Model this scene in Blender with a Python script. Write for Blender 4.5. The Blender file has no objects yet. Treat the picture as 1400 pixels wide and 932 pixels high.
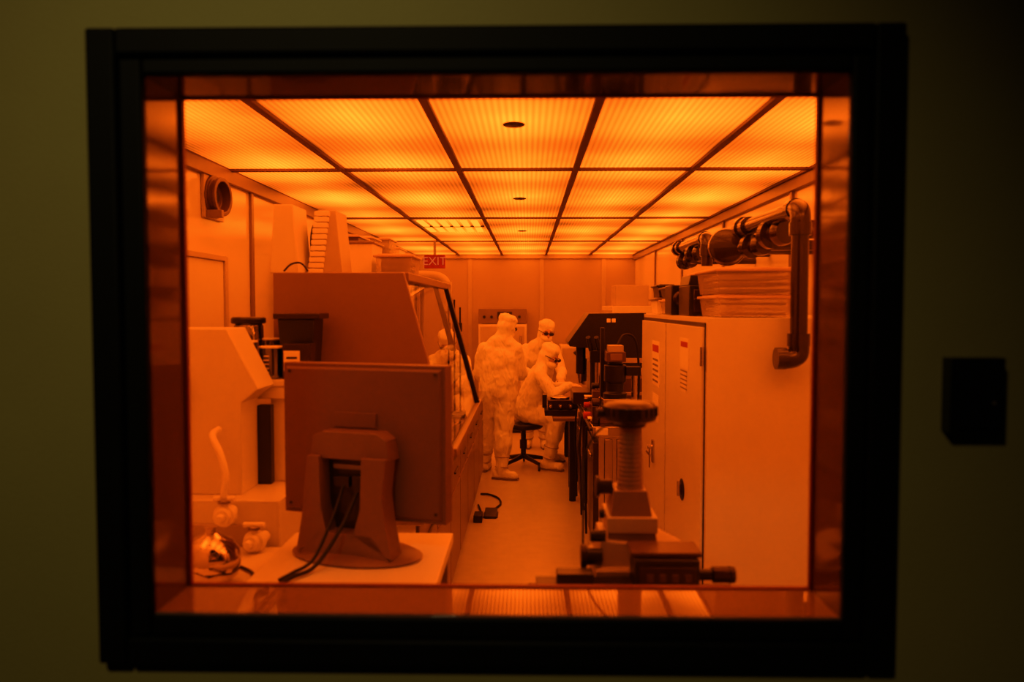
import bpy, bmesh, math, random
from mathutils import Vector, Matrix
random.seed(4)
sc = bpy.context.scene
COL = sc.collection

# ------------------------------------------------------------ materials
def M(name, col, rough=.5, metal=0, bump=0, bscale=40, var=.12, vscale=6, alpha=1, trans=0, coat=0, bdist=.02, spec=.5, stretch=None):
    m = bpy.data.materials.new(name); m.use_nodes = True
    nt = m.node_tree; p = nt.nodes['Principled BSDF']
    p.inputs['Roughness'].default_value = rough
    p.inputs['Metallic'].default_value = metal
    p.inputs['Alpha'].default_value = alpha
    p.inputs['Transmission Weight'].default_value = trans
    p.inputs['Coat Weight'].default_value = coat
    p.inputs['Specular IOR Level'].default_value = spec
    tc = nt.nodes.new('ShaderNodeTexCoord')
    n = nt.nodes.new('ShaderNodeTexNoise'); n.inputs['Scale'].default_value = vscale; n.inputs['Detail'].default_value = 4
    nt.links.new(tc.outputs['Object'], n.inputs['Vector'])
    mx = nt.nodes.new('ShaderNodeMix'); mx.data_type = 'RGBA'
    mx.inputs[6].default_value = (*[c*(1-var) for c in col], 1)
    mx.inputs[7].default_value = (*[min(1, c*(1+var)) for c in col], 1)
    nt.links.new(n.outputs['Fac'], mx.inputs[0]); nt.links.new(mx.outputs[2], p.inputs['Base Color'])
    if bump:
        n2 = nt.nodes.new('ShaderNodeTexNoise'); n2.inputs['Scale'].default_value = bscale; n2.inputs['Detail'].default_value = 5
        n2.inputs['Distortion'].default_value = .6
        if stretch:
            mp = nt.nodes.new('ShaderNodeMapping'); mp.inputs['Scale'].default_value = stretch
            nt.links.new(tc.outputs['Object'], mp.inputs['Vector']); nt.links.new(mp.outputs[0], n2.inputs['Vector'])
            n2.inputs['Detail'].default_value = 2
        else: nt.links.new(tc.outputs['Object'], n2.inputs['Vector'])
        b = nt.nodes.new('ShaderNodeBump'); b.inputs['Strength'].default_value = bump; b.inputs['Distance'].default_value = bdist
        nt.links.new(n2.outputs['Fac'], b.inputs['Height']); nt.links.new(b.outputs['Normal'], p.inputs['Normal'])
    return m

def EM(name, col, s):
    m = bpy.data.materials.new(name); m.use_nodes = True; nt = m.node_tree
    nt.nodes.clear(); e = nt.nodes.new('ShaderNodeEmission'); o = nt.nodes.new('ShaderNodeOutputMaterial')
    e.inputs[0].default_value = (*col, 1); e.inputs[1].default_value = s
    nt.links.new(e.outputs[0], o.inputs[0]); return m

white = M('white_enamel', (.72, .69, .65), .3, bump=.03, bscale=8, var=.05)
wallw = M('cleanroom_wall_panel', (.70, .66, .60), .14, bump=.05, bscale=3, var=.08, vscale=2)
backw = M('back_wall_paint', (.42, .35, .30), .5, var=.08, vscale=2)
floorm = M('vinyl_floor', (.56, .54, .51), .3, bump=.04, bscale=120, var=.12, vscale=14)
olive = M('olive_painted_wall', (.48, .38, .13), .6, bump=.12, bscale=220, var=.07, vscale=5)
blackf = M('black_frame_paint', (.004, .0035, .003), .6, var=.1, spec=.2)
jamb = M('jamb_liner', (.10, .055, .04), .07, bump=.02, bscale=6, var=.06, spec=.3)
headm = M('head_liner_shaded', (.035, .02, .015), .07, bump=.02, bscale=6, var=.06, spec=.2)  # jamb liner again, darkened: shade on the downward face put into the colour
sillm = M('sill_liner_lit', (.24, .17, .13), .03, bump=.01, bscale=6, var=.06, coat=.5)  # jamb liner again, lightened: brightness of the upward face put into the colour
redb = M('red_gasket', (.16, .012, .006), .5)
gridm = M('ceiling_grid_bronze_shaded', (.08, .03, .02), .5)  # dark bronze; shade of bars lit only from below is in the colour
monb = M('monitor_plastic', (.15, .085, .075), .5, bump=.03, bscale=300, var=.08)
monb2 = M('monitor_stand_plastic', (.18, .11, .095), .42, bump=.03, bscale=300, var=.08)
hoodm = M('hood_polypropylene', (.24, .16, .13), .42, bump=.03, bscale=20, var=.12, vscale=3)
black = M('black_plastic', (.010, .007, .006), .35, var=.2)
dark = M('dark_anodised', (.035, .02, .017), .3, metal=.3, var=.2)
rubber = M('black_rubber', (.008, .006, .006), .6)
pvc = M('dark_pvc_pipe', (.022, .010, .008), .22, coat=.5, var=.2)
steel = M('stainless_steel', (.55, .5, .46), .16, metal=1, bump=.04, bscale=6, var=.05)
foil = M('mirrored_glass', (.7, .62, .55), .06, metal=1, bump=.25, bscale=9, var=.05)
cream = M('cream_plastic', (.46, .40, .35), .4, var=.06)
grey = M('grey_enamel', (.2, .15, .13), .4, var=.1)
midg = M('instrument_grey', (.10, .06, .05), .35, var=.1)
mid2 = M('warm_instrument_grey', (.22, .15, .12), .35, var=.1)
clearp = M('translucent_plastic', (.7, .6, .5), .2, var=.08, alpha=.42)
lidm = M('container_lid', (.55, .42, .36), .35)
paper = M('paper_label', (.85, .82, .78), .7, var=.03)
redlab = M('red_label', (.4, .04, .02), .6)
suit = M('cleanroom_suit_fabric', (.84, .83, .81), .7, bump=.75, bscale=1, var=.02, bdist=.05, stretch=(13, 13, 5))
seam = M('suit_seam', (.4, .33, .3), .7)
skin = M('skin', (.5, .32, .24), .5, var=.1)
maskm = M('face_mask', (.85, .8, .75), .8)
glovem = M('nitrile_glove', (.6, .5, .45), .4)
lens = M('safety_glasses', (.03, .02, .02), .08)

def glass_mat(name, tint, minr=.04, ior=1.45):
    m = bpy.data.materials.new(name); m.use_nodes = True; nt = m.node_tree; nt.nodes.clear()
    t = nt.nodes.new('ShaderNodeBsdfTransparent'); t.inputs[0].default_value = (*tint, 1)
    g = nt.nodes.new('ShaderNodeBsdfGlossy'); g.inputs['Roughness'].default_value = .02
    f = nt.nodes.new('ShaderNodeFresnel'); f.inputs[0].default_value = ior
    ad = nt.nodes.new('ShaderNodeMath'); ad.operation = 'ADD'; ad.use_clamp = True; ad.inputs[1].default_value = minr
    mx = nt.nodes.new('ShaderNodeMixShader'); o = nt.nodes.new('ShaderNodeOutputMaterial')
    nt.links.new(f.outputs[0], ad.inputs[0]); nt.links.new(ad.outputs[0], mx.inputs[0])
    nt.links.new(t.outputs[0], mx.inputs[1]); nt.links.new(g.outputs[0], mx.inputs[2])
    nt.links.new(mx.outputs[0], o.inputs[0]); return m
pane = glass_mat('amber_window_glass', (1, .93, .8), 0.0)
sashg = glass_mat('sash_glass', (.9, .87, .84), .02, 1.12)
labglass = glass_mat('laboratory_glass', (.62, .58, .52), .2)

# ------------------------------------------------------------ builder
class B:
    def __init__(s, name, bevel=.003, mat=None):
        s.name = name; s.bm = bmesh.new(); s.mats = []; s.bevel = bevel; s.M = mat
    def mi(s, m):
        if m not in s.mats: s.mats.append(m)
        return s.mats.index(m)
    def face(s, vs, k):
        try:
            f = s.bm.faces.new(vs); f.material_index = k; f.smooth = True
        except ValueError: pass
    def hull(s, lo, hi, m):
        k = s.mi(m); a = [s.bm.verts.new(p) for p in lo]; b = [s.bm.verts.new(p) for p in hi]
        n = len(a); s.face(a[::-1], k); s.face(b, k)
        for i in range(n): s.face([a[i], a[(i+1) % n], b[(i+1) % n], b[i]], k)
    def box(s, x0, x1, y0, y1, z0, z1, m, tx=0, ty=0):
        lo = [(x0+tx, y0+ty, z0), (x1-tx, y0+ty, z0), (x1-tx, y1-ty, z0), (x0+tx, y1-ty, z0)]
        hi = [(x0, y0, z1), (x1, y0, z1), (x1, y1, z1), (x0, y1, z1)]
        s.hull(lo, hi, m)
    def prism(s, pts, axis, a, b, m):
        if axis == 'y': f = lambda p, t: (p[0], t, p[1])
        elif axis == 'x': f = lambda p, t: (t, p[0], p[1])
        else: f = lambda p, t: (p[0], p[1], t)
        s.hull([f(p, a) for p in pts], [f(p, b) for p in pts], m)
    def rings(s, R, m, cap=True):
        k = s.mi(m); VV = [[s.bm.verts.new(p) for p in r] for r in R]; n = len(R[0])
        for i in range(len(VV)-1):
            for j in range(n): s.face([VV[i][j], VV[i][(j+1) % n], VV[i+1][(j+1) % n], VV[i+1][j]], k)
        if cap: s.face(VV[0][::-1], k); s.face(VV[-1], k)
    def frame(s, d):
        d = Vector(d).normalized(); u = d.orthogonal().normalized(); return u, d.cross(u)
    def cyl(s, p0, p1, r, m, r1=None, n=24):
        p0 = Vector(p0); p1 = Vector(p1); r1 = r if r1 is None else r1; u, v = s.frame(p1-p0)
        s.rings([[p+(u*math.cos(2*math.pi*j/n)+v*math.sin(2*math.pi*j/n))*q for j in range(n)] for p, q in ((p0, r), (p1, r1))], m)
    def lathe(s, c, d, prof, m, n=28):
        c = Vector(c); d = Vector(d).normalized(); u, v = s.frame(d)
        s.rings([[c+d*h+(u*math.cos(2*math.pi*j/n)+v*math.sin(2*math.pi*j/n))*max(q, .0005) for j in range(n)] for q, h in prof], m)
    def ell(s, c, r, m, R=None, n=20):
        c = Vector(c); R = R or Matrix.Identity(3); rg = []
        for i in range(n//2+1):
            t = math.pi*i/(n//2); st = max(math.sin(t), .004)
            rg.append([c+R@Vector((r[0]*st*math.cos(2*math.pi*j/n), r[1]*st*math.sin(2*math.pi*j/n), -r[2]*math.cos(t))) for j in range(n)])
        s.rings(rg, m)
    def tube(s, pts, r, m, n=12, sm=6):
        P = [Vector(p) for p in pts]; Q = []
        for i in range(len(P)-1):
            a = P[max(i-1, 0)]; b = P[i]; c = P[i+1]; d = P[min(i+2, len(P)-1)]
            for k in range(sm):
                t = k/sm; Q.append(.5*((2*b)+(c-a)*t+(2*a-5*b+4*c-d)*t*t+(3*b-a-3*c+d)*t**3))
        Q.append(P[-1]); R = []; u = None
        for i, q in enumerate(Q):
            d = (Q[min(i+1, len(Q)-1)]-Q[max(i-1, 0)]).normalized()
            u = d.orthogonal().normalized() if u is None else (u-d*u.dot(d)).normalized()
            v = d.cross(u); R.append([q+(u*math.cos(2*math.pi*j/n)+v*math.sin(2*math.pi*j/n))*r for j in range(n)])
        s.rings(R, m)
    def capsule(s, p0, p1, r0, r1, m, n=14):
        p0 = Vector(p0); p1 = Vector(p1)
        s.ell(p0, (r0,)*3, m, n=n); s.ell(p1, (r1,)*3, m, n=n)
        if (p1-p0).length > .001: s.cyl(p0, p1, r0*.995, m, r1*.995, n)
    def done(s, parent=None, remesh=None):
        if s.M is not None: s.bm.transform(s.M)
        bmesh.ops.recalc_face_normals(s.bm, faces=s.bm.faces[:])
        for e in s.bm.edges:
            if len(e.link_faces) == 2 and e.calc_face_angle(0) > .7: e.smooth = False
        xs = [v.co for v in s.bm.verts]
        o = Vector(((min(v.x for v in xs)+max(v.x for v in xs))/2, (min(v.y for v in xs)+max(v.y for v in xs))/2, min(v.z for v in xs)))
        if parent: o = Vector(parent.location)
        s.bm.transform(Matrix.Translation(-o))
        me = bpy.data.meshes.new(s.name); s.bm.to_mesh(me); s.bm.free()
        for m in s.mats: me.materials.append(m)
        ob = bpy.data.objects.new(s.name, me); COL.objects.link(ob)
        if parent: ob.parent = parent
        else: ob.location = o
        if remesh:
            r = ob.modifiers.new('remesh', 'REMESH'); r.mode = 'VOXEL'; r.voxel_size = remesh; r.use_smooth_shade = True
            k = ob.modifiers.new('smooth', 'SMOOTH'); k.iterations = 5 if remesh < .01 else 9; k.factor = .6
        elif s.bevel:
            b = ob.modifiers.new('bevel', 'BEVEL'); b.width = s.bevel; b.segments = 2; b.limit_method = 'ANGLE'; b.angle_limit = .7
        return ob

def empty(name, loc):
    e = bpy.data.objects.new(name, None); COL.objects.link(e); e.location = loc; e.empty_display_size = .1; return e

# ------------------------------------------------------------ room shell
XL, XR, YN, YB, ZC = -1.66, 1.56, 1.66, 11.67, 2.5
b = B('floor', 0); b.box(XL-.1, XR+.1, YN-.16, YB+.1, -.1, 0, floorm); b.done()
b = B('wall_left', 0); b.box(XL-.1, XL, YN, YB+.1, 0, 2.62, wallw); b.done()
b = B('wall_right', 0); b.box(XR, XR+.1, YN, YB+.1, 0, 2.62, wallw); b.done()
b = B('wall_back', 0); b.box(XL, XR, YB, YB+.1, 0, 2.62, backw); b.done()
b = B('trim_1')
for y in (3.05, 4.75, 6.4, 8.1, 9.8): b.box(XL, XL+.018, y-.02, y+.02, 0, 2.46, grey)
b.box(XL, XL+.03, YN, YB, 2.42, 2.49, grey); b.done()
b = B('trim_2')
for y in (3.05, 4.75, 6.4, 8.1, 9.8): b.box(XR-.018, XR, y-.02, y+.02, 0, 2.46, grey)
b.box(XR-.03, XR, YN, YB, 2.42, 2.49, grey); b.done()
b = B('trim_3')
for x in (-.85, .2, 1.1): b.box(x-.03, x+.03, YB-.012, YB, 0, 2.49, cream)
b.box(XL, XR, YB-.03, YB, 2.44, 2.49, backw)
b.done()
b = B('baseboard_back'); b.box(XL, XR, YB-.015, YB, 0, .12, grey); b.done()

OX0, OX1, OZ0, OZ1 = -.72, .593, 1.158, 2.179; L = .015
b = B('wall_front', 0)
for (ya, yb, m) in ((1.5, 1.58, olive), (1.58, 1.66, wallw)):
    b.box(-3.2, OX0-L, ya, yb, 0, 3, m); b.box(OX1+L, 3.2, ya, yb, 0, 3, m)
    b.box(OX0-L, OX1+L, ya, yb, 0, OZ0-L, m); b.box(OX0-L, OX1+L, ya, yb, OZ1+L, 3, m)
b.done()
W = empty('window_1', (-.06, 1.5, 1.6))
b = B('frame', .006)
FX0, FX1, FZ0, FZ1 = -.818, .684, 1.068, 2.262
def ringbox(b, x0, x1, z0, z1, X0, X1, Z0, Z1, ya, yb, m):
    b.box(x0, X0, ya, yb, z0, z1, m); b.box(X1, x1, ya, yb, z0, z1, m)
    b.box(X0, X1, ya, yb, z0, Z0, m); b.box(X0, X1, ya, yb, Z1, z1, m)
ringbox(b, FX0, FX1, FZ0, FZ1, FX0+.055, FX1-.055, FZ0+.05, FZ1-.05, 1.472, 1.5, blackf)
ringbox(b, FX0+.055, FX1-.055, FZ0+.05, FZ1-.05, OX0, OX1, OZ0, OZ1, 1.485, 1.5, blackf)
b.done(W)
b = B('jamb_liner', .001)
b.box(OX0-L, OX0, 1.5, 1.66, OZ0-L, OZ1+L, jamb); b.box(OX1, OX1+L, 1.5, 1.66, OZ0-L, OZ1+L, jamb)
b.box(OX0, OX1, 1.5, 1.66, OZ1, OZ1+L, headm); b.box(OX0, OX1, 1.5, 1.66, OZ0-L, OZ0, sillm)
b.done(W)
b = B('inner_gasket', .001)
ringbox(b, OX0, OX1, OZ0, OZ1, OX0+.007, OX1-.006, OZ0+.004, OZ1-.004, 1.648, 1.662, redb)
b.done(W)
b = B('glass_pane', 0); b.box(OX0, OX1, 1.503, 1.506, OZ0, OZ1, pane); b.done(W)

# ceiling
b = B('ceiling', 0); b.box(XL-.1, XR+.1, YN, YB+.1, 2.53, 2.62, white); b.done()
cx = [-1.653+.637*i for i in range(6)]; ry = [1.67, 1.97, 4.39, 6.79, 9.21, 11.66]
m = bpy.data.materials.new('amber_light_diffuser'); m.use_nodes = True; nt = m.node_tree; nt.nodes.clear()
N = nt.nodes.new; Lk = nt.links.new
g = N('ShaderNodeNewGeometry'); sp = N('ShaderNodeSeparateXYZ'); Lk(g.outputs['Position'], sp.inputs[0])
def ma(op, a, b_=None, c=None, clamp=False):
    n = N('ShaderNodeMath'); n.operation = op; n.use_clamp = clamp
    for i, v in enumerate((a, b_, c)):
        if v is None: continue
        if isinstance(v, (int, float)): n.inputs[i].default_value = v
        else: Lk(v, n.inputs[i])
    return n.outputs[0]
rib = ma('MULTIPLY_ADD', ma('SINE', ma('MULTIPLY', sp.outputs[0], 2*math.pi/.026)), .22, .78)
fy = ma('FRACT', ma('DIVIDE', ma('SUBTRACT', sp.outputs[1], 1.97), 2.42))
cy = ma('COSINE', ma('MULTIPLY', fy, 4*math.pi))
cy = ma('MULTIPLY_ADD', cy, .36, .64)
fx = ma('FRACT', ma('DIVIDE', ma('SUBTRACT', sp.outputs[0], -1.653), .637))
cxn = ma('SUBTRACT', 1.25, ma('MULTIPLY', ma('ABSOLUTE', ma('SUBTRACT', fx, .5)), 1.7))
no = N('ShaderNodeTexNoise'); no.inputs['Scale'].default_value = 1.3; Lk(g.outputs['Position'], no.inputs['Vector'])
nn = ma('MULTIPLY_ADD', no.outputs['Fac'], 2.2, -.05)
val = ma('MULTIPLY', ma('MULTIPLY', rib, cy), ma('MULTIPLY', cxn, nn))
e = N('ShaderNodeEmission'); e.inputs[0].default_value = (1, .150, .005, 1)
Lk(ma('MULTIPLY', val, 8.4), e.inputs[1]); o = N('ShaderNodeOutputMaterial'); Lk(e.outputs[0], o.inputs[0])
diffm = m
b = B('ceiling_light_panels', 0)
for i in range(5):
    for j in range(5):
        b.box(cx[i]+.012, cx[i+1]-.012, ry[j]+.012, ry[j+1]-.012, 2.502, 2.512, diffm)
b.done()
b = B('trim_4', .002)
for x in cx: b.box(x-.017, x+.017, YN, YB, 2.485, 2.53, gridm)
for y in ry[1:]: b.box(cx[0], cx[5], y-.017, min(y+.017, YB), 2.486, 2.53, gridm)
b.done()
b = B('ceiling_lamp', .003)
lampm = EM('yellow_lamp_tube', (1, .27, .01), 6)
for k in range(6): b.box(-.98+.095*k, -.92+.095*k, 7.0, 8.0, 2.49, 2.5, lampm)
b.box(-.99, -.41, 7.46, 7.5, 2.486, 2.5, gridm)
b.done()
for x, y in ((-.06, 3.33), (-.06, 5.6), (-.06, 8.0)):
    b = B('ceiling_sprinkler'); b.lathe((x, y, 2.503), (0, 0, -1), [(.046, 0), (.048, .006), (.04, .01), (.02, .013), (.001, .014)], dark); b.done()

b = B('access_card_reader', .006)
b.box(.773, .872, 1.468, 1.5, 1.517, 1.655, M('reader_black', (.006, .006, .008), .35))
b.box(.783, .862, 1.462, 1.468, 1.527, 1.645, M('reader_face', (.009, .009, .013), .25))
b.box(.846, .852, 1.460, 1.462, 1.57, 1.576, M('reader_led', (.2, .15, .1), .4)); b.done()

# ------------------------------------------------------------ foreground left: desk + monitor
b = B('monitor_desk', .004)
b.box(-.77, -.247, 1.76, 2.6, .965, 1.0, white)
for x in (-.74, -.28):
    for y in (1.8, 2.56): b.box(x-.02, x+.02, y-.02, y+.02, 0, .965, grey)
b.box(-.74, -.28, 2.55, 2.57, .5, .95, cream); b.done()

R = Matrix.Translation((-.495, 2.40, 1.0)) @ Matrix.Rotation(math.radians(-17), 4, 'Z')
b = B('computer_monitor', .006, R)
b.box(-.272, .272, -.02, .03, .108, .575, monb)
b.hull([(-.262, -.02, .118), (.262, -.02, .118), (.262, -.02, .565), (-.262, -.02, .565)],
       [(-.255, -.03, .125), (.255, -.03, .125), (.255, -.03, .558), (-.255, -.03, .558)], monb)
b.box(-.245, .245, .03, .033, .15, .545, black)
for x in (-.245, .245):
    for z in (.14, .55): b.cyl((x, -.029, z), (x, -.034, z), .005, dark, n=12)
b.box(-.085, .055, -.037, -.029, .385, .43, monb)
b.prism([(-.13, .30), (-.12, .365), (-.09, .38), (.09, .38), (.12, .36), (.13, .30)], 'y', -.10, -.03, monb2)
b.prism([(-.128, .31), (-.09, .31), (-.085, .16), (-.065, .08), (-.17, .02), (-.15, .12)], 'y', -.12, -.05, monb2)
b.prism([(.128, .31), (.05, .31), (.045, .16), (.02, .08), (.145, .02), (.125, .12), (.115, .2)], 'y', -.12, -.05, monb2)
b.prism([(-.16, .015), (.14, .015), (.08, .085), (-.1, .085)], 'y', -.12, -.05, monb2)
b.box(-.09, .05, -.062, -.03, .08, .31, black)
b.box(-.07, .03, -.07, -.06, .265, .28, mid2); b.box(-.06, -.01, -.085, -.06, .215, .245, black); b.box(0, .035, -.085, -.06, .2, .25, black)
n = 40
def el(rx, ry_, z): return [(-.01+rx*math.cos(2*math.pi*k/n), -.04+ry_*math.sin(2*math.pi*k/n), z) for k in range(n)]
b.rings([el(.205, .125, .0), el(.21, .13, .008), el(.19, .115, .018), el(.12, .07, .028)], monb2)
b.tube([(-.03, -.08, .22), (-.035, -.14, .13), (-.06, -.2, .03), (-.08, -.27, .012), (-.085, -.33, .01)], .005, rubber)
b.tube([(.015, -.08, .2), (.0, -.15, .11), (-.04, -.22, .02), (-.06, -.3, .012), (-.06, -.38, .012)], .006, rubber)
b.done()

# ------------------------------------------------------------ left processing station
b = B('acid_processing_station', .006)
b.box(-1.64, -.83, 2.62, 3.14, 0, 1.1, white)
b.prism([(-1.62, 1.10), (-1.62, 1.675), (-1.03, 1.672), (-.925, 1.465), (-.985, 1.418), (-.985, 1.10)], 'y', 2.7, 2.88, white)
b.box(-1.6, -1.07, 2.88, 3.12, 1.1, 1.42, white)
b.box(-.985, -.935, 2.86, 2.9, 1.1, 1.39, black)
b.box(-.95, -.86, 2.91, 3.12, 1.1, 1.42, white)
b.box(-1.12, -.76, 2.885, 3.15, 1.455, 1.48, white)
b.box(-1.12, -.86, 2.89, 3.12, 1.41, 1.455, white)
b.tube([(-1.16, 2.69, 1.50), (-1.165, 2.66, 1.49), (-1.165, 2.66, 1.44), (-1.16, 2.69, 1.43)], .008, cream)
b.box(-1.5, -.9, 2.612, 2.62, .3, 1.02, cream); b.done()
b = B('utility_counter', .004)
b.box(-1.64, -.80, 1.76, 2.6, .915, .95, white); b.box(-1.62, -.83, 1.8, 2.58, 0, .915, cream); b.done()
def valve(x, y, z, d):
    b = B('white_spigot_valve', .002); d = Vector(d)
    b.lathe((x, y, z), d, [(.018, 0), (.018, .05), (.034, .05), (.036, .06), (.036, .08), (.026, .085), (.026, .1), (.012, .1), (.012, .12)], paper)
    c = Vector((x, y, z))+d*.07
    b.cyl(c, c+Vector((0, 0, .05)), .012, paper); b.cyl(c+Vector((-.035, 0, .055)), c+Vector((.035, 0, .055)), .009, paper, n=12)
    b.cyl(c+Vector((0, 0, .04)), c+Vector((0, 0, .048)), .02, grey)
    return b
b = valve(-.985, 2.61, 1.07, (0, -1, 0))
b.tube([(-.985, 2.53, 1.13), (-.98, 2.54, 1.2), (-1.005, 2.56, 1.27), (-1.045, 2.6, 1.32), (-1.055, 2.68, 1.33)], .011, paper); b.done()
b = valve(-.875, 2.61, .985, (-.2, -1, 0)); b.done()
b = B('round_glass_flask', 0)
b.lathe((-.91, 2.24, .951), (0, 0, 1), [(.02, 0), (.05, .006), (.075, .028), (.084, .065), (.078, .1), (.058, .128), (.03, .143), (.018, .15), (.016, .165), (.02, .168), (.001, .169)], foil, n=48); b.done()
b = B('coiled_power_cord', 0)
b.tube([(-1.06, 2.12, .956), (-1.0, 2.08, .956), (-.94, 2.1, .956), (-.9, 2.12, .957), (-.82, 2.16, .957), (-.81, 2.3, .957), (-.88, 2.38, .957)], .005, rubber); b.done()

def beaker(x, y, r, h, z=1.481):
    b = B('glass_beaker', 0)
    b.lathe((x, y, z), (0, 0, 1), [(r*.9, 0), (r, .006), (r, h), (r*1.06, h+.004), (r*.97, h+.003), (r*.95, .01), (.001, .008)], labglass)
    b.lathe((x, y, z+h), (0, 0, 1), [(r*1.02, -.002), (r*1.08, .002), (r*1.02, .005), (r*.98, .002)], paper)
    for k in range(5): b.box(x-r*.35, x+r*.1, y-r*1.04, y-r*.96, z+h*(.2+.13*k), z+h*(.2+.13*k)+.004, paper)
    b.done()
beaker(-1.065, 2.945, .052, .135); beaker(-.955, 2.94, .042, .115); beaker(-.99, 3.06, .035, .14)
b = B('lidded_jar'); b.lathe((-1.09, 3.085, 1.481), (0, 0, 1), [(.05, 0), (.056, .01), (.056, .19), (.05, .2)], labglass)
b.lathe((-1.09, 3.085, 1.681), (0, 0, 1), [(.06, 0), (.066, .004), (.066, .02), (.06, .026), (.001, .027)], black); b.done()
b = B('black_storage_tub'); b.box(-.95, -.81, 3.0, 3.14, 1.481, 1.70, black, tx=.012, ty=.01)
b.box(-.965, -.79, 2.99, 3.148, 1.70, 1.722, dark); b.done()
b = B('cleaning_wipes_box'); b.box(-.905, -.80, 2.91, 2.975, 1.481, 1.61, dark); b.box(-.9, -.84, 2.908, 2.91, 1.51, 1.585, paper)
b.box(-.89, -.85, 2.9065, 2.908, 1.555, 1.563, black); b.box(-.89, -.85, 2.9065, 2.908, 1.535, 1.543, black); b.done()

# ------------------------------------------------------------ wet bench with hood
b = B('wet_bench', .004)
b.box(-1.62, -.46, 3.2, 7.9, .08, .86, white); b.box(-1.6, -.5, 3.22, 7.88, 0, .08, dark)
b.box(-1.63, -.42, 3.18, 7.92, .86, .9, steel)
for k in range(7):
    y = 3.25+.665*k
    b.box(-.462, -.448, y, y+.635, .12, .62, mid2); b.box(-.462, -.448, y, y+.635, .64, .84, mid2)
    b.box(-.448, -.435, y+.2, y+.42, .73, .74, dark); b.box(-.464, -.458, y-.02, y, .1, .86, black)
b.done()
b = B('fume_hood', .004)
b.prism([(-1.03, .902), (-1.03, 1.885), (-.5, 1.885), (-.30, 1.15), (-.34, .902)], 'y', 3.2, 3.235, hoodm)
b.box(-1.03, -.5, 3.235, 5.0, 1.862, 1.885, hoodm)
b.box(-1.03, -1.01, 3.235, 5.0, .902, 1.862, cream)
k = b.mi(sashg)
q = [b.bm.verts.new(p) for p in ((-.497, 3.24, 1.86), (-.497, 5.0, 1.86), (-.305, 5.0, 1.15), (-.305, 3.24, 1.15))]; b.face(q, k)
b.box(-.52, -.485, 3.235, 5.0, 1.85, 1.887, hoodm); b.box(-.325, -.29, 3.235, 5.0, 1.13, 1.165, mid2)
b.prism([(-.515, 1.87), (-.485, 1.87), (-.292, 1.15), (-.325, 1.15)], 'y', 4.80, 4.87, black)
b.prism([(-.53, 1.87), (-.505, 1.87), (-.40, 1.50), (-.43, 1.50)], 'y', 4.4, 4.43, black)
b.cyl((-.56, 4.0, 1.25), (-.56, 4.0, 1.86), .012, steel, n=12); b.cyl((-.60, 4.5, .92), (-.60, 4.5, 1.86), .012, cream, n=12)
b.done()
b = B('hot_plate'); b.box(-.85, -.6, 3.6, 3.9, .901, 1.0, grey); b.box(-.83, -.62, 3.65, 3.88, 1.0, 1.012, steel); b.cyl((-.6, 3.7, .95), (-.585, 3.7, .95), .02, black); b.done()
for (x, y) in ((-.74, 4.3), (-.8, 4.8), (-.8, 5.6), (-.8, 6.2), (-.7, 6.7)):
    b = B('chemical_bottle'); b.lathe((x, y, .901), (0, 0, 1), [(.06, 0), (.065, .01), (.065, .2), (.03, .26), (.025, .3), (.03, .3), (.03, .33), (.001, .33)], cream); b.done()
b = B('white_filter_housing', .004)
b.prism([(-1.075, 1.886), (-.955, 1.886), (-.975, 2.17), (-1.055, 2.17)], 'y', 3.3, 3.5, white); b.done()
b = B('ventilation_fan', .003)
b.prism([(-.93, 1.886), (-.80, 1.886), (-.825, 2.16), (-.905, 2.16)], 'y', 3.42, 3.62, cream)
for k in range(11):
    z = 1.888+.0245*k; xx = -.932+.035*(z-1.886)/.274
    b.box(xx-.012, xx+.05, 3.40, 3.63, z, z+.021, paper)
b.lathe((-.946, 3.56, 2.03), (-1, 0, 0), [(.03, 0), (.09, .0), (.09, .006), (.08, .008), (.03, .006), (.001, .008)], black)
b.done()
def container(name, x0, x1, y0, y1, z0, z1, mb=clearp, ml=lidm, stuff=True):
    b = B(name, .004)
    b.box(x0+.01, x1-.01, y0+.01, y1-.01, z0, z1-.012, mb, tx=.012, ty=.012)
    b.box(x0, x1, y0, y1, z1-.018, z1-.006, ml); b.box(x0+.02, x1-.02, y0+.02, y1-.02, z1-.006, z1, ml)
    if stuff:
        h = (z1-z0-.03)/3
        for k in range(3): b.box(x0+.035, x1-.035, y0+.035, y1-.035, z0+.006+h*k, z0+h*(k+.75), (dark, midg, cream)[(k+int(x0*50)) % 3])
    b.done()
container('storage_container', -.80, -.59, 4.1, 4.45, 1.887, 2.02)
container('storage_container', -.98, -.82, 4.25, 4.55, 1.887, 2.10, paper, grey, False)
container('storage_container', -.84, -.67, 4.6, 4.95, 1.887, 2.04)
container('black_storage_case', -1.02, -.86, 4.65, 4.95, 1.887, 2.06, midg, black, False)
b = B('tall_shelf_unit', .004)
b.box(-1.62, -1.1, 5.2, 7.6, .902, .93, cream)
for y in (5.2, 6.38, 7.57): b.box(-1.62, -1.1, y, y+.03, .93, 2.1, cream)
for z in (1.5, 1.8, 2.08): b.box(-1.62, -1.1, 5.2, 7.6, z, z+.025, cream)
b.done()
for (y, h, mm) in ((5.3, .12, midg), (5.75, .15, clearp), (6.5, .2, clearp), (7.0, .16, paper)):
    container('storage_container', -1.45, -1.12, y, y+.36, 2.106, 2.106+h, mm, lidm, mm is clearp)
b = B('thin_black_cable', 0); b.tube([(-1.0, 3.25, 1.892), (-.97, 3.25, 1.92), (-.93, 3.25, 1.925), (-.9, 3.25, 1.892)], .004, rubber); b.done()

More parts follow.
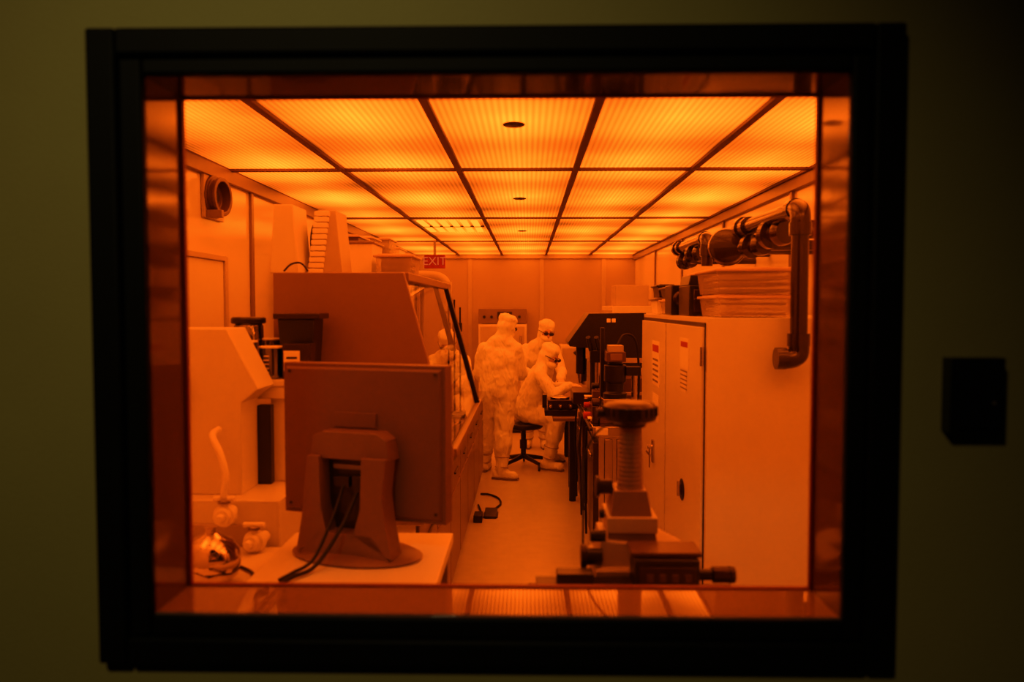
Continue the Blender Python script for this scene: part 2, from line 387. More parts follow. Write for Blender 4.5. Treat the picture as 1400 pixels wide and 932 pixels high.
b = B('wall_exhaust_port', .003)
b.box(XL+.002, XL+.02, 4.03, 4.29, 2.2, 2.43, cream)
b.lathe((XL+.02, 4.14, 2.315), (1, -.1, 0), [(.11, 0), (.11, .02), (.09, .02), (.09, .04), (.1, .045), (.1, .06), (.078, .06), (.075, .01), (.001, .01)], midg)
b.cyl((XL+.03, 4.14, 2.315), (XL+.045, 4.14, 2.315), .03, black)
b.box(XL+.02, XL+.1, 4.05, 4.08, 2.2, 2.24, grey); b.done()
b = B('framed_notice_board'); b.box(XL+.002, XL+.015, 3.12, 4.28, 1.46, 1.99, white)
for a, c, d, e_ in [(3.08, 3.12, 1.43, 2.02), (4.28, 4.32, 1.43, 2.02), (3.12, 4.28, 1.43, 1.46), (3.12, 4.28, 1.99, 2.02)]: b.box(XL+.002, XL+.028, a, c, d, e_, cream)
b.done()

b = B('exit_sign', .003)
b.box(-1.16, -.93, 8.9, 8.96, 2.17, 2.32, M('sign_red', (.30, .015, .01), .5)); b.box(-1.06, -1.03, 8.92, 8.94, 2.32, 2.485, cream)
sign = b.done()
fc = bpy.data.curves.new('t', 'FONT'); fc.body = 'EXIT'; fc.size = .13; fc.extrude = .002; fc.align_x = 'CENTER'; fc.align_y = 'CENTER'
to = bpy.data.objects.new('t', fc); COL.objects.link(to)
bpy.context.view_layer.update()
me = bpy.data.meshes.new_from_object(to.evaluated_get(bpy.context.evaluated_depsgraph_get()))
bpy.data.objects.remove(to); me.materials.append(EM('sign_letter', (1, .14, .02), .8))
tx = bpy.data.objects.new('letters', me); COL.objects.link(tx); tx.parent = sign
tx.rotation_euler = (math.pi/2, 0, 0); tx.location = Vector((-1.045, 8.897, 2.245))-sign.location
b = B('bent_exhaust_duct', .003)
b.tube([(-1.4, 9.3, 2.1), (-1.2, 9.3, 2.1), (-1.04, 9.3, 2.08), (-.96, 9.3, 2.0), (-.95, 9.3, 1.85), (-.95, 9.3, .0)], .06, cream, n=20)
b.cyl((-1.655, 9.3, 2.1), (-1.4, 9.3, 2.1), .06, cream); b.cyl((-.95, 9.3, 1.66), (-.95, 9.3, 1.69), .075, grey); b.done()
b = B('gas_manifold_rods')
for i, x in enumerate((-.62, -.575, -.53)): b.cyl((x, 6.2, .9), (x, 6.2, 1.86-.06*i), .007, black, n=10); b.cyl((x, 6.2, 1.55), (x, 6.2, 1.62), .016, black, n=12)
b.box(-.66, -.49, 6.15, 6.25, .901, .93, dark); b.done()

# ------------------------------------------------------------ back
b = B('laboratory_oven', .008)
b.box(-.68, -.02, 10.9, 11.6, .06, 1.50, white); b.box(-.68, -.02, 10.9, 11.6, 1.51, 1.71, grey)
b.box(-.42, -.22, 10.885, 10.9, 1.57, 1.67, black); b.box(-.38, -.26, 10.88, 10.886, 1.61, 1.65, paper)
b.box(-.65, -.05, 10.87, 10.9, .75, 1.47, cream); b.box(-.65, -.05, 10.87, 10.9, .1, .72, cream)
b.cyl((-.1, 10.84, .85), (-.1, 10.84, 1.35), .014, steel); b.box(-.66, -.04, 10.92, 11.58, 0, .06, black)
for x in (-.6, -.5, -.12): b.cyl((x, 10.885, 1.6), (x, 10.9, 1.6), .02, black)
b.done()
b = B('back_storage_cabinet', .006); b.box(.45, 1.5, 11.0, 11.6, 0, 1.2, white); b.box(.47, .96, 10.985, 11.0, .05, 1.17, cream); b.box(.99, 1.48, 10.985, 11.0, .05, 1.17, cream); b.done()

# ------------------------------------------------------------ right cabinets
b = B('storage_cabinet', .005)
b.box(.74, 1.54, 3.3, 5.1, 0, 1.70, white)
b.box(.735, .741, 3.33, 5.07, .06, 1.68, black)
for (ya, yb) in ((3.335, 4.185), (4.215, 5.065)):
    b.box(.724, .738, ya, yb, .08, 1.66, white)
b.lathe((.724, 3.72, .89), (-1, 0, 0), [(.05, 0), (.052, .004), (.042, .008), (.03, .006), (.02, .012), (.001, .012)], black)
b.box(.70, .712, 3.712, 3.728, .86, .93, steel)
b.box(.714, .724, 4.55, 4.6, .85, .98, steel); b.cyl((.69, 4.575, .94), (.724, 4.575, .94), .012, steel); b.cyl((.695, 4.5, .9), (.695, 4.65, .9), .006, steel)
b.tube([(.70, 4.58, .93), (.70, 4.575, .88), (.70, 4.57, .82)], .004, steel)
for z in (.25, 1.5): b.cyl((.722, 3.32, z), (.722, 3.32, z+.08), .008, steel)
b.box(.7225, .724, 3.6, 3.8, 1.46, 1.60, paper); b.box(.7215, .7225, 3.62, 3.78, 1.56, 1.585, redlab)
b.box(.7225, .724, 3.65, 3.77, 1.35, 1.45, paper)
b.box(.7225, .724, 4.4, 4.65, 1.3, 1.55, paper); b.box(.7215, .7225, 4.42, 4.63, 1.49, 1.53, redlab); b.box(.7225, .724, 4.42, 4.62, 1.1, 1.25, paper)
for k in range(5): b.box(.7215, .7225, 4.43, 4.62, 1.32+.03*k, 1.332+.03*k, grey); b.box(.7215, .7225, 3.63, 3.78, 1.365+.02*k, 1.372+.02*k, grey)
b.done()
container('storage_container', .80, 1.14, 3.4, 3.8, 1.702, 1.80)
container('storage_container', .79, 1.145, 3.39, 3.81, 1.802, 1.915)
b = B('black_equipment_case', .006); b.box(.78, .90, 3.88, 4.15, 1.702, 1.85, black); b.box(.79, .89, 3.9, 4.13, 1.85, 1.90, black, tx=-.01)
b.cyl((.80, 3.87, 1.78), (.88, 3.87, 1.78), .008, dark); b.box(.80, .88, 3.872, 3.88, 1.72, 1.83, dark); b.done()
container('storage_container', .88, 1.06, 4.2, 4.45, 1.702, 1.93, paper, lidm, False)
b = B('black_equipment_case', .005); b.box(.755, .86, 4.22, 4.42, 1.702, 1.86, black); b.lathe((.80, 4.215, 1.79), (0, -1, 0), [(.035, 0), (.04, .01), (.03, .03), (.001, .03)], dark); b.done()
container('storage_container', .77, .93, 4.5, 4.75, 1.702, 1.79)
container('black_storage_case', .77, .92, 4.5, 4.74, 1.792, 1.86, black, dark, False)
container('storage_container', .76, .93, 4.8, 5.05, 1.702, 1.80, paper, grey, False)
container('black_storage_case', .77, .9, 4.8, 5.04, 1.802, 1.88, dark, black, False)
container('storage_container', 1.0, 1.25, 4.5, 4.9, 1.702, 1.95)

def pipework(y0, y1, x, z, zb):
    b = B('exhaust_pipe', .003); r = .034
    b.cyl((x, y0+.06, z), (x, y1, z), r, pvc)
    b.tube([(x, y0+.07, z), (x, y0+.02, z-.006), (x, y0, z-.03), (x, y0, z-.08)], r*1.18, pvc, n=24)
    b.cyl((x, y0+.05, z), (x, y0+.10, z), r*1.3, pvc)
    b.cyl((x, y0, z-.06), (x, y0, zb+.04), r, pvc); b.cyl((x, y0, z-.06), (x, y0, z-.11), r*1.3, pvc)
    if zb < 1.7:
        b.tube([(x, y0, zb+.07), (x, y0, zb+.02), (x-.03, y0, zb), (x-.08, y0, zb)], r*1.18, pvc, n=24)
        b.cyl((x, y0, zb+.05), (x, y0, zb+.10), r*1.3, pvc); b.cyl((x-.05, y0, zb), (x-.09, y0, zb), r*1.3, pvc)
    b.cyl((x, y1-.12, z), (x, y1, z), r*1.35, pvc); b.cyl((x, y1-.03, z), (x, y1+.02, z), r*1.6, pvc)
    b.cyl((x, y1-.07, z), (XR-.004, y1-.07, z), r, pvc)
    for (dy, rr, dz) in ((.3, .05, .07), (.62, .045, .1)):
        b.lathe((x+.04, y0+dy, z-dz), (-.3, 1, 0), [(rr*.6, 0), (rr, .0), (rr*1.15, .02), (rr*1.15, .04), (rr*.8, .05), (rr*.8, .09), (rr*1.3, .1), (rr*1.3, .13), (rr*.5, .14), (rr*.5, .2)], pvc)
        b.cyl((x+.04, y0+dy+.05, z-dz), (XR-.004, y0+dy+.05, z-dz), .025, pvc)
    return b
pipework(3.2, 4.05, 1.08, 2.14, 1.54).done()
pipework(4.85, 5.75, 1.08, 2.16, 1.95).done()
b = B('pipe_coupling', .003)
b.lathe((1.06, 4.3, 2.07), (.3, 1, 0), [(.06, 0), (.09, .005), (.1, .03), (.09, .06), (.065, .07), (.065, .12), (.1, .13), (.1, .16), (.05, .17), (.05, .3)], pvc)
b.cyl((1.08, 4.4, 2.07), (XR-.004, 4.4, 2.07), .04, pvc); b.done()

# ------------------------------------------------------------ foreground alignment microscope
b = B('instrument_stand', .004); b.box(.0, .55, 1.76, 2.14, .96, .998, dark)
b.box(.05, .50, 1.78, 2.12, 0, .96, grey); b.done()
b = B('alignment_microscope', .004)
Z = .999
b.box(.17, .43, 1.90, 2.16, Z, Z+.045, dark)
b.box(.17, .42, 1.98, 2.2, Z+.045, Z+.085, cream)
b.prism([(.18, Z+.085), (.43, Z+.085), (.425, Z+.10), (.36, Z+.135), (.19, Z+.15)], 'y', 2.02, 2.2, cream)
b.hull([(.205, 2.04, Z+.14), (.335, 2.04, Z+.14), (.335, 2.18, Z+.14), (.205, 2.18, Z+.14)],
       [(.225, 2.06, Z+.27), (.31, 2.06, Z+.27), (.31, 2.16, Z+.27), (.225, 2.16, Z+.27)], mid2)
b.box(.205, .335, 2.035, 2.19, Z+.165, Z+.205, cream)
b.cyl((.272, 2.11, Z+.26), (.272, 2.11, Z+.44), .034, mid2, .028)
for k in range(14): b.cyl((.272, 2.11, Z+.27+.012*k), (.272, 2.11, Z+.274+.012*k), .0355-.0004*k, mid2)
b.lathe((.27, 2.10, Z+.432), (0, 0, 1), [(.04, 0), (.045, .012), (.068, .02), (.07, .03), (.07, .055), (.06, .064), (.04, .068), (.001, .068)], dark, n=36)
b.cyl((.20, 2.10, Z+.468), (.18, 2.10, Z+.468), .014, dark)
for k in range(24):
    a = 2*math.pi*k/24; b.box(.27+.07*math.cos(a)-.003, .27+.07*math.cos(a)+.003, 2.1+.07*math.sin(a)-.003, 2.1+.07*math.sin(a)+.003, Z+.462, Z+.488, black)
b.cyl((.225, 2.11, Z+.27), (.19, 2.11, Z+.27), .02, dark); b.cyl((.19, 2.11, Z+.27), (.18, 2.11, Z+.27), .028, dark)
b.cyl((.20, 2.06, Z+.21), (.185, 2.06, Z+.21), .012, black)
b.box(.255, .41, 1.88, 1.975, Z+.045, Z+.145, black); b.box(.265, .40, 1.872, 1.882, Z+.085, Z+.13, dark); b.box(.25, .42, 1.9, 2.0, Z+.145, Z+.157, midg)
for x in (.29, .32, .35, .38): b.box(x-.008, x+.008, 1.868, 1.873, Z+.095, Z+.115, midg)
b.cyl((.41, 1.93, Z+.095), (.45, 1.93, Z+.095), .014, black); b.cyl((.45, 1.93, Z+.095), (.505, 1.93, Z+.095), .02, dark); b.cyl((.49, 1.93, Z+.095), (.495, 1.93, Z+.095), .022, black)
b.box(.02, .26, 1.90, 1.97, Z+.045, Z+.075, black); b.box(.07, .16, 1.91, 1.96, Z+.075, Z+.10, black); b.box(.05, .17, 1.90, 1.97, Z, Z+.045, black)
b.cyl((.19, 2.02, Z+.11), (.15, 2.02, Z+.11), .022, black); b.cyl((.15, 2.02, Z+.11), (.135, 2.02, Z+.11), .03, dark)
b.cyl((.2, 2.03, Z+.16), (.16, 2.03, Z+.16), .015, black)
b.tube([(.15, 2.12, Z+.01), (.148, 2.12, Z+.1), (.15, 2.14, Z+.2), (.155, 2.2, Z+.32), (.19, 2.2, Z+.4), (.24, 2.15, Z+.44)], .003, rubber)
b.done()

# ------------------------------------------------------------ optical bench + instruments on the right
b = B('optical_bench', .004)
b.box(.42, 1.5, 5.16, 6.9, .9, .965, steel); b.box(.46, 1.48, 5.2, 6.86, .12, .9, steel)
for y in (5.16, 6.2): b.box(.425, .46, y, y+.5, .2, .86, dark); b.box(.41, .425, y+.1, y+.4, .75, .77, steel)
fas = M('steel_fascia', (.5, .45, .4), .1, metal=1)
for x in (.5, .58, .66, .74): b.box(x, x+.055, 5.185, 5.2, .15, .88, fas)
b.box(.44, .52, 5.15, 5.16, .91, .955, paper)
b.box(.405, .42, 5.2, 6.8, .93, .95, black)
for y in (5.4, 5.9, 6.5): b.tube([(.40, y, .93), (.385, y+.02, .7), (.40, y+.1, .5), (.41, y+.15, .15)], .008, rubber)
for x in (.5, 1.4):
    for y in (5.25, 6.8): b.cyl((x, y, 0), (x, y, .12), .04, black)
b.done()
b = B('mask_aligner', .005)
b.box(.48, .74, 5.3, 5.7, .966, 1.04, midg)
b.box(.50, .68, 5.28, 5.45, 1.04, 1.13, steel)
b.lathe((.59, 5.4, 1.13), (0, 0, 1), [(.08, 0), (.08, .03), (.06, .04), (.06, .1), (.075, .11), (.075, .22), (.05, .23), (.05, .25)], black)
b.box(.525, .655, 5.33, 5.48, 1.375, 1.44, midg); b.box(.54, .64, 5.34, 5.47, 1.44, 1.485, cream); b.box(.55, .63, 5.325, 5.331, 1.385, 1.43, mid2)
b.cyl((.48, 5.35, 1.1), (.43, 5.35, 1.1), .03, dark); b.cyl((.49, 5.5, 1.2), (.44, 5.5, 1.2), .02, black)
b.box(.43, .47, 5.3, 5.6, .966, 1.08, dark); b.box(.5, .53, 5.5, 5.54, 1.0, 1.6, black)
b.cyl((.45, 5.45, 1.0), (.38, 5.45, 1.0), .025, redlab); b.cyl((.45, 5.55, 1.06), (.39, 5.55, 1.06), .02, redlab); b.cyl((.45, 5.35, .99), (.40, 5.35, .99), .018, steel)
b.cyl((.72, 5.4, 1.04), (.72, 5.4, 1.3), .02, steel); b.box(.66, .76, 5.36, 5.46, 1.28, 1.34, black)
b.tube([(.6, 5.45, 1.45), (.66, 5.5, 1.55), (.75, 5.55, 1.5), (.78, 5.6, 1.2), (.76, 5.6, .98)], .008, rubber)
b.done()
b = B('micromanipulator', .003)
b.box(.45, .60, 5.85, 6.05, .966, 1.02, black); b.box(.48, .57, 5.88, 6.02, 1.02, 1.12, midg); b.cyl((.52, 5.95, 1.12), (.52, 5.95, 1.35), .02, steel)
b.box(.46, .60, 5.9, 6.0, 1.33, 1.42, black); b.cyl((.48, 5.95, 1.07), (.42, 5.95, 1.07), .016, steel); b.cyl((.53, 5.88, 1.07), (.53, 5.82, 1.07), .016, steel)
for dx in (-.03, .03): b.cyl((.50+dx, 5.93, 1.42), (.47+dx, 5.86, 1.52), .018, black)
b.done()
b = B('power_supply_box', .004); b.box(.64, .9, 5.8, 6.2, .966, 1.12, cream); b.box(.65, .89, 5.795, 5.8, .98, 1.1, midg)
for x in (.7, .77, .84): b.cyl((x, 5.795, 1.04), (x, 5.78, 1.04), .018, black)
b.box(.66, .88, 5.82, 6.15, 1.121, 1.22, midg); b.done()
b = B('lithography_exposure_tool', .006)
b.prism([(.316, 1.46), (.48, 1.69), (.93, 1.696), (.93, 1.26), (.70, 1.26), (.66, 1.40), (.33, 1.43)], 'y', 6.3, 6.8, black)
b.box(.5, .9, 6.4, 6.8, .966, 1.3, dark); b.box(.36, .62, 6.35, 6.75, .966, 1.06, dark)
b.cyl((.43, 6.5, 1.43), (.43, 6.5, 1.2), .04, black); b.cyl((.43, 6.5, 1.2), (.43, 6.5, 1.12), .03, steel, .015)
b.cyl((.53, 6.4, 1.42), (.53, 6.4, 1.1), .025, black)
b.box(.62, .65, 6.296, 6.3, 1.62, 1.65, paper); b.box(.66, .69, 6.296, 6.3, 1.62, 1.65, paper)
b.box(.72, .9, 6.294, 6.3, 1.3, 1.34, cream); b.box(.76, .86, 6.39, 6.4, 1.1, 1.2, paper); b.done()

b = B('work_table', .004)
b.box(.22, 1.5, 6.98, 7.75, .735, .765, grey); b.box(.4, 1.5, 7.75, 9.3, .735, .765, grey)
for x, y in ((.40, 7.1), (.42, 7.65), (1.45, 7.1), (.45, 9.2), (1.45, 9.2)): b.box(x-.03, x+.03, y-.03, y+.03, .03, .735, black); b.cyl((x, y, 0), (x, y, .03), .03, rubber)
b.box(.43, 1.4, 7.07, 7.13, .2, .24, black); b.box(.45, .9, 7.2, 7.7, .15, .7, dark); b.done()
b = B('probe_station', .004)
b.box(.15, .44, 7.1, 7.45, .766, .82, black); b.box(.18, .4, 7.15, 7.4, .82, .90, dark); b.lathe((.29, 7.28, .90), (0, 0, 1), [(.09, 0), (.09, .02), (.06, .025), (.001, .026)], steel)
for x in (.2, .29, .38): b.cyl((x, 7.15, .85), (x, 7.09, .85), .022, dark); b.cyl((x, 7.09, .85), (x, 7.08, .85), .012, steel)
b.box(.13, .17, 7.15, 7.3, .83, .95, black); b.box(.4, .46, 7.2, 7.35, .82, .99, black)
b.done()
b = B('stereo_microscope', .004)
b.box(.5, .78, 8.2, 8.6, .766, .80, black); b.cyl((.72, 8.4, .8), (.72, 8.4, 1.32), .025, steel); b.box(.54, .76, 8.34, 8.46, 1.1, 1.2, black)
b.cyl((.58, 8.4, 1.1), (.58, 8.4, .96), .04, black); b.cyl((.58, 8.4, .96), (.58, 8.4, .92), .03, steel)
for dy in (-.035, .035): b.cyl((.57, 8.4+dy, 1.18), (.49, 8.4+dy, 1.27), .02, black)
b.box(.51, .66, 8.3, 8.5, .80, .86, grey); b.cyl((.64, 8.3, 1.15), (.64, 8.27, 1.15), .03, black); b.done()
b = B('desktop_display'); b.box(.82, 1.2, 8.0, 8.05, .9, 1.25, black); b.box(.93, 1.0, 8.0, 8.04, .77, .9, black); b.box(.85, 1.1, 7.95, 8.12, .766, .78, black); b.done()
b = B('instrument_rack', .005); b.box(1.0, 1.5, 7.2, 7.7, .766, 1.55, white)
for k in range(4): b.box(.985, 1.0, 7.23, 7.67, .8+.18*k, .95+.18*k, dark)
b.done()
b = B('wall_equipment_cabinet', .005); b.box(1.0, 1.54, 9.5, 10.8, 0, 1.75, white); b.box(.985, 1.0, 9.53, 10.12, .05, 1.7, cream); b.box(.985, 1.0, 10.16, 10.77, .05, 1.7, cream)
b.box(1.05, 1.45, 9.6, 10.1, 1.75, 2.0, cream); b.done()

b = B('foot_pedal', .004); b.prism([(6.48, 0), (6.66, 0), (6.66, .05), (6.48, .02)], 'x', -.36, -.26, black); b.box(-.37, -.25, 6.5, 6.67, 0, .012, dark)
b.tube([(-.30, 6.66, .02), (-.27, 6.8, .012), (-.24, 6.95, .01), (-.27, 7.15, .01), (-.36, 7.28, .012), (-.44, 7.3, .012)], .009, rubber); b.done()
b = B('floor_power_adapter', .004); b.box(-.44, -.37, 6.35, 6.5, 0, .06, black)
b.tube([(-.405, 6.5, .03), (-.39, 6.6, .012), (-.41, 6.75, .01), (-.435, 6.9, .01)], .008, rubber); b.done()

# ------------------------------------------------------------ chair
b = B('laboratory_stool', .006)
cxx, cyy = -.05, 8.62
b.lathe((cxx, cyy, .42), (0, 0, 1), [(.05, 0), (.2, .005), (.215, .03), (.21, .06), (.17, .075), (.001, .078)], black, n=36)
b.cyl((cxx, cyy, .1), (cxx, cyy, .43), .028, black); b.cyl((cxx, cyy, .2), (cxx, cyy, .3), .04, dark)
for k in range(5):
    a = 2*math.pi*k/5+.3; e_ = Vector((cxx+.29*math.cos(a), cyy+.29*math.sin(a), .075))
    b.cyl((cxx, cyy, .12), e_, .028, black, .018, 12); b.cyl(e_+Vector((-.012, 0, -.045)), e_+Vector((.012, 0, -.045)), .03, rubber, n=16); b.cyl(e_+Vector((0, 0, -.03)), e_, .01, black, n=10)
b.tube([(cxx-.12, cyy, .44), (cxx-.25, cyy, .45), (cxx-.29, cyy, .58), (cxx-.285, cyy, .72)], .016, black)
b.prism([(8.47, .66), (8.77, .66), (8.79, .75), (8.73, .86), (8.51, .86), (8.45, .75)], 'x', -.31, -.275, black)
b.done()

# ------------------------------------------------------------ people
ft1 = bpy.data.textures.new('cloth_folds', 'CLOUDS'); ft1.noise_scale = .10; ft1.noise_depth = 2
def hand(parent, w, fw, down, side, i):
    w = Vector(w); f = Vector(fw).normalized(); d = Vector(down); d = (d-f*d.dot(f)).normalized(); s_ = f.cross(d)*side
    b = B('gloved_hand_%d' % i, 0)
    Rm = Matrix((s_, f, d)).transposed()
    b.capsule(w-f*.04, w+f*.01, .03, .027, glovem)
    b.ell(w+f*.05, (.042, .052, .017), glovem, Rm)
    for k, (o, l) in enumerate(((.030, .068), (.010, .076), (-.011, .070), (-.030, .055))):
        a = w+f*.085+s_*o; p1 = a+f*l*.45+d*.006; p2 = p1+f*l*.26+d*l*.2; p3 = p2+f*l*.14+d*l*.25
        r = .0095 if k < 3 else .008
        b.capsule(a-f*.02, p1, r, r*.95, glovem, 10); b.capsule(p1, p2, r*.95, r*.88, glovem, 10); b.capsule(p2, p3, r*.88, r*.8, glovem, 10)
    a = w+f*.03+s_*.032; p1 = a+(s_*.8+f*.6+d*.3).normalized()*.035; p2 = p1+(s_*.25+f*.8+d*.45).normalized()*.03
    b.capsule(a-s_*.01, p1, .013, .011, glovem, 10); b.capsule(p1, p2, .011, .009, glovem, 10)
    b.done(parent, remesh=.0045)

def worker(J, face, hands, k=1.0, glasses=True, sit=False):
    V = {a: Vector(c) for a, c in J.items()}
    P = empty('cleanroom_worker', (V['pel'].x, V['pel'].y, 0))
    b = B('coverall_suit', 0)
    sl, sr, hl, hr, ch, pel, nk, hd = (V[a] for a in ('sl', 'sr', 'hl', 'hr', 'ch', 'pel', 'nk', 'hd'))
    m = suit
    b.capsule(sl, sr, .066*k, .066*k, m)
    b.capsule(ch, pel, .13*k, .14*k, m)
    for s_, h in ((sl, hl), (sr, hr)):
        c1 = s_.lerp(ch, .42)-Vector((0, 0, .06)); b.capsule(c1, h.lerp(pel, .15)+Vector((0, 0, .03)), .105*k, .128*k, m)   # loose straight torso
        b.capsule(s_, c1, .07*k, .105*k, m); b.capsule(s_, ch, .07*k, .11*k, m)
    b.capsule(nk, ch, .06*k, .12*k, m); b.capsule(nk, hd, .06*k, .07*k, m)
    if not sit: b.capsule(pel, pel-Vector((0, 0, .12)), .12, .09, m)      # low crotch of the coverall
    for t in ('l', 'r'):
        s_, e_, w = V['s'+t], V['e'+t], V['w'+t]
        b.capsule(s_, e_, .070*k, .064*k, m); b.capsule(e_, w, .066*k, .046*k, m)
        mid = e_.lerp(w, .7); b.capsule(mid, mid.lerp(w, .4), .058, .054, m)
        h, kn, an, to = V['h'+t], V['k'+t], V['a'+t], V['t'+t]
        b.capsule(h, kn, .115*k, .094*k, m)
        mid = kn.lerp(an, .42); low = kn.lerp(an, .5)
        b.capsule(kn, mid, .094*k, .098*k, m)
        b.capsule(low, an+Vector((0, 0, .03)), .078*k, .066*k, m)
        dd = (to-an); dd.z = 0; dd.normalize()
        an0 = Vector((an.x, an.y, .055)) if an.z < .2 else an
        b.capsule(an0-dd*.05, Vector((to.x, to.y, .045 if to.z < .2 else to.z)), .054, .044, m)
        b.capsule(an, an0, .064, .055, m)
    f = Vector(face).normalized(); up = (hd-nk).normalized(); up = (up-f*up.dot(f)).normalized(); s_ = f.cross(up)
    Rm = Matrix((s_, f, up)).transposed()
    b.ell(hd-f*.012+up*.012, (.092, .108, .125), m, Rm, 24)
    b.ell(hd-f*.02+up*.085, (.100, .110, .058), m, Rm, 24)
    b.capsule(hd-f*.015-up*.06, nk, .082, .092, m)
    b.capsule(nk, nk.lerp(sl, .5), .09, .076, m); b.capsule(nk, nk.lerp(sr, .5), .09, .076, m)
    ob = b.done(P, remesh=.011)
    dm = ob.modifiers.new('folds', 'DISPLACE'); dm.texture = ft1; dm.strength = .03; dm.mid_level = .5; dm.texture_coords = 'GLOBAL'
    b = B('boot_soles', .003)
    for t in ('l', 'r'):
        an, to = V['a'+t], V['t'+t]; dd = to-an; dd.z = 0; dd.normalize(); s2 = Vector((-dd.y, dd.x, 0))
        a = Vector((an.x, an.y, 0))-dd*.1; c = Vector((to.x, to.y, 0))+dd*.035
        pts = [a-s2*.035, a+s2*.035, a.lerp(c, .6)+s2*.048, c+s2*.03, c-s2*.03, a.lerp(c, .6)-s2*.048]
        b.hull([p.to_tuple() for p in pts], [(p.x, p.y, .022) for p in pts], grey)
    b.done(P)
    b = B('suit_ties', 0)
    for t in ('l', 'r'):
        kn, an = V['k'+t], V['a'+t]; d = (an-kn).normalized()
        for q, r in ((.66, .076), (.93, .068)):
            c = kn.lerp(an, q); b.lathe(c, d, [(r-.01, -.006), (r+.004, -.003), (r+.004, .003), (r-.01, .006)], seam)
    b.done(P)
    b = B('face', 0)
    b.ell(hd+f*.03-up*.01, (.068, .082, .088), skin, Rm, 24)
    b.capsule(hd+f*.10+up*.012, hd+f*.124-up*.022, .010, .014, skin, 10)
    for q in (-1, 1):
        b.ell(hd+f*.101+up*.012+s_*q*.03, (.014, .008, .009), paper, Rm, 12); b.ell(hd+f*.107+up*.012+s_*q*.03, (.006, .005, .006), lens, Rm, 10)
        b.capsule(hd+f*.104+up*.034+s_*q*.018, hd+f*.096+up*.036+s_*q*.045, .005, .004, dark, 8)
    b.ell(hd+f*.106-up*.052, (.024, .008, .008), redlab, Rm, 12)
    b.done(P)
    b = B('face_mask', 0)
    b.ell(hd+f*.052-up*.05, (.07, .082, .05), maskm, Rm, 24)
    for q in (-1, 1): b.capsule(hd+f*.06-up*.03+s_*q*.066, hd-f*.0+up*.0+s_*q*.094, .004, .004, maskm, 8)
    b.done(P)
    if glasses:
        b = B('safety_glasses', 0)
        for q in (-1, 1):
            b.ell(hd+f*.118+up*.014+s_*q*.034, (.031, .009, .021), lens, Rm, 16); b.capsule(hd+f*.108+up*.018+s_*q*.062, hd+f*.01+up*.018+s_*q*.100, .004, .004, black, 8)
        b.capsule(hd+f*.125+up*.02-s_*.012, hd+f*.125+up*.02+s_*.012, .004, .004, black, 8); b.done(P)
    for i, (t, fw, dn, sd) in enumerate(hands): hand(P, V['w'+t], fw, dn, sd, i+1)
    return P

worker(dict(pel=(-.30, 8.05, .88), ch=(-.285, 8.04, 1.23), nk=(-.255, 8.05, 1.40), hd=(-.215, 8.08, 1.53),
            sl=(-.45, 8.04, 1.32), el=(-.505, 8.10, 1.06), wl=(-.43, 8.30, .98),
            sr=(-.12, 8.04, 1.32), er=(-.065, 8.10, 1.07), wr=(-.08, 8.33, 1.02),
            hl=(-.375, 8.06, .84), kl=(-.42, 8.20, .47), al=(-.46, 8.40, .1), tl=(-.43, 8.54, .05),
            hr=(-.225, 8.05, .84), kr=(-.25, 8.02, .47), ar=(-.265, 7.98, .1), tr=(-.13, 7.94, .05)),
       (.35, .9, -.2), (('l', (.3, .9, 0), (0, 0, -1), 1), ('r', (.0, 1, .1), (0, 0, -1), -1)))
worker(dict(pel=(.10, 9.75, .86), ch=(.13, 9.58, 1.16), nk=(.17, 9.48, 1.31), hd=(.21, 9.40, 1.445),
            sl=(.31, 9.50, 1.23), el=(.40, 9.40, .98), wl=(.38, 9.18, .90),
            sr=(-.03, 9.50, 1.23), er=(-.10, 9.38, .99), wr=(.05, 9.18, .97),
            hl=(.18, 9.77, .83), kl=(.2, 9.72, .46), al=(.2, 9.82, .1), tl=(.21, 9.66, .05),
            hr=(.02, 9.77, .83), kr=(0, 9.73, .46), ar=(0, 9.84, .1), tr=(-.01, 9.68, .05)),
       (.25, -.9, -.3), (('l', (0, -.9, -.2), (0, 0, -1), -1), ('r', (.5, -.7, -.2), (0, 0, -1), 1)))
worker(dict(pel=(-.03, 8.62, .63), ch=(.10, 8.58, .95), nk=(.165, 8.56, 1.08), hd=(.225, 8.53, 1.205),
            sl=(.10, 8.73, 1.04), el=(.26, 8.78, .83), wl=(.45, 8.66, .89),
            sr=(.12, 8.40, 1.03), er=(.25, 8.30, .82), wr=(.43, 8.36, .905),
            hl=(.0, 8.70, .60), kl=(.30, 8.80, .56), al=(.26, 8.86, .1), tl=(.38, 8.90, .05),
            hr=(.0, 8.53, .60), kr=(.31, 8.42, .55), ar=(.22, 8.45, .1), tr=(.34, 8.38, .05)),
       (.75, -.55, -.45), (('l', (.9, -.3, 0), (0, 0, -1), -1), ('r', (.95, .15, 0), (0, 0, -1), 1)), sit=True)
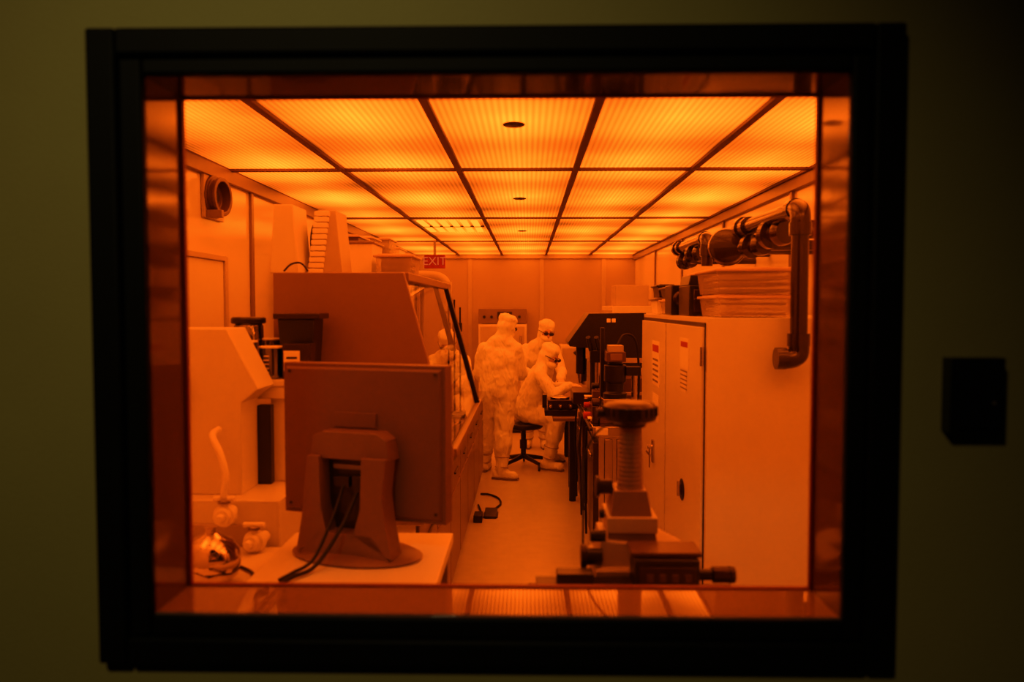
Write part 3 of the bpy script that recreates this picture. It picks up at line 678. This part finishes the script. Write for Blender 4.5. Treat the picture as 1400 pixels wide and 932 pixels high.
worker(dict(pel=(-.80, 8.72, .84), ch=(-.84, 8.55, 1.10), nk=(-.85, 8.45, 1.24), hd=(-.85, 8.36, 1.36),  # added figure, stands in for a worker's reflection in the hood sash
            sl=(-.68, 8.47, 1.17), el=(-.63, 8.35, .96), wl=(-.68, 8.12, .98),
            sr=(-1.01, 8.47, 1.17), er=(-1.07, 8.3, .99), wr=(-.97, 8.1, 1.0),
            hl=(-.72, 8.74, .80), kl=(-.70, 8.62, .45), al=(-.68, 8.70, .1), tl=(-.68, 8.55, .05),
            hr=(-.88, 8.74, .80), kr=(-.89, 8.64, .45), ar=(-.88, 8.74, .1), tr=(-.89, 8.58, .05)),
       (-.05, -.8, -.5), (('l', (-.1, -1, 0), (0, 0, -1), -1), ('r', (.2, -1, 0), (0, 0, -1), 1)))

# ------------------------------------------------------------ corridor light
ld = bpy.data.lights.new('corridor_spot', 'SPOT'); ld.energy = 68; ld.color = (1, .82, .22); ld.spot_size = math.radians(56); ld.spot_blend = 1; ld.shadow_soft_size = .15
lo = bpy.data.objects.new('corridor_spot', ld); COL.objects.link(lo); lo.location = (-.9, -.9, 3.7)
lo.rotation_euler = (Vector((-.40, 1.5, 1.55))-lo.location).to_track_quat('-Z', 'Y').to_euler()
w = bpy.data.worlds.new('World'); sc.world = w; w.use_nodes = True
w.node_tree.nodes['Background'].inputs[0].default_value = (.001, .001, .0005, 1); w.node_tree.nodes['Background'].inputs[1].default_value = 1

# ------------------------------------------------------------ camera
cd = bpy.data.cameras.new('camera'); cam = bpy.data.objects.new('camera', cd); COL.objects.link(cam)
cam.location = (0, 0, 1.75); cam.rotation_euler = (math.radians(90-2.52), 0, math.radians(1.16))
cd.lens = 28; cd.sensor_width = 36; cd.clip_start = .05
cd.dof.use_dof = True; cd.dof.focus_distance = 6; cd.dof.aperture_fstop = 2.2
sc.camera = cam
vs = sc.view_settings
vs.view_transform = 'Standard'; vs.look = 'None'
# film-like response: toe plus soft shoulder, per colour channel
vs.use_curve_mapping = True
cm = vs.curve_mapping
cm.white_level = (4, 4, 4)
def setc(i, pts):
    c = cm.curves[i]
    while len(c.points) > 2: c.points.remove(c.points[1])
    c.points[0].location = pts[0]; c.points[-1].location = pts[-1]
    for p in pts[1:-1]: c.points.new(*p)
    for p in c.points: p.handle_type = 'VECTOR'
setc(0, [(0, 0), (.01, .028), (.025, .080), (.05, .175), (.125, .46), (.20, .74), (.29, .96), (1, 1)])
setc(1, [(0, 0), (.005, .013), (.0125, .038), (.03, .108), (.1, .26), (.3, .50), (1, .9)])
setc(2, [(0, 0), (.25, 1), (1, 1)])
cm.update()
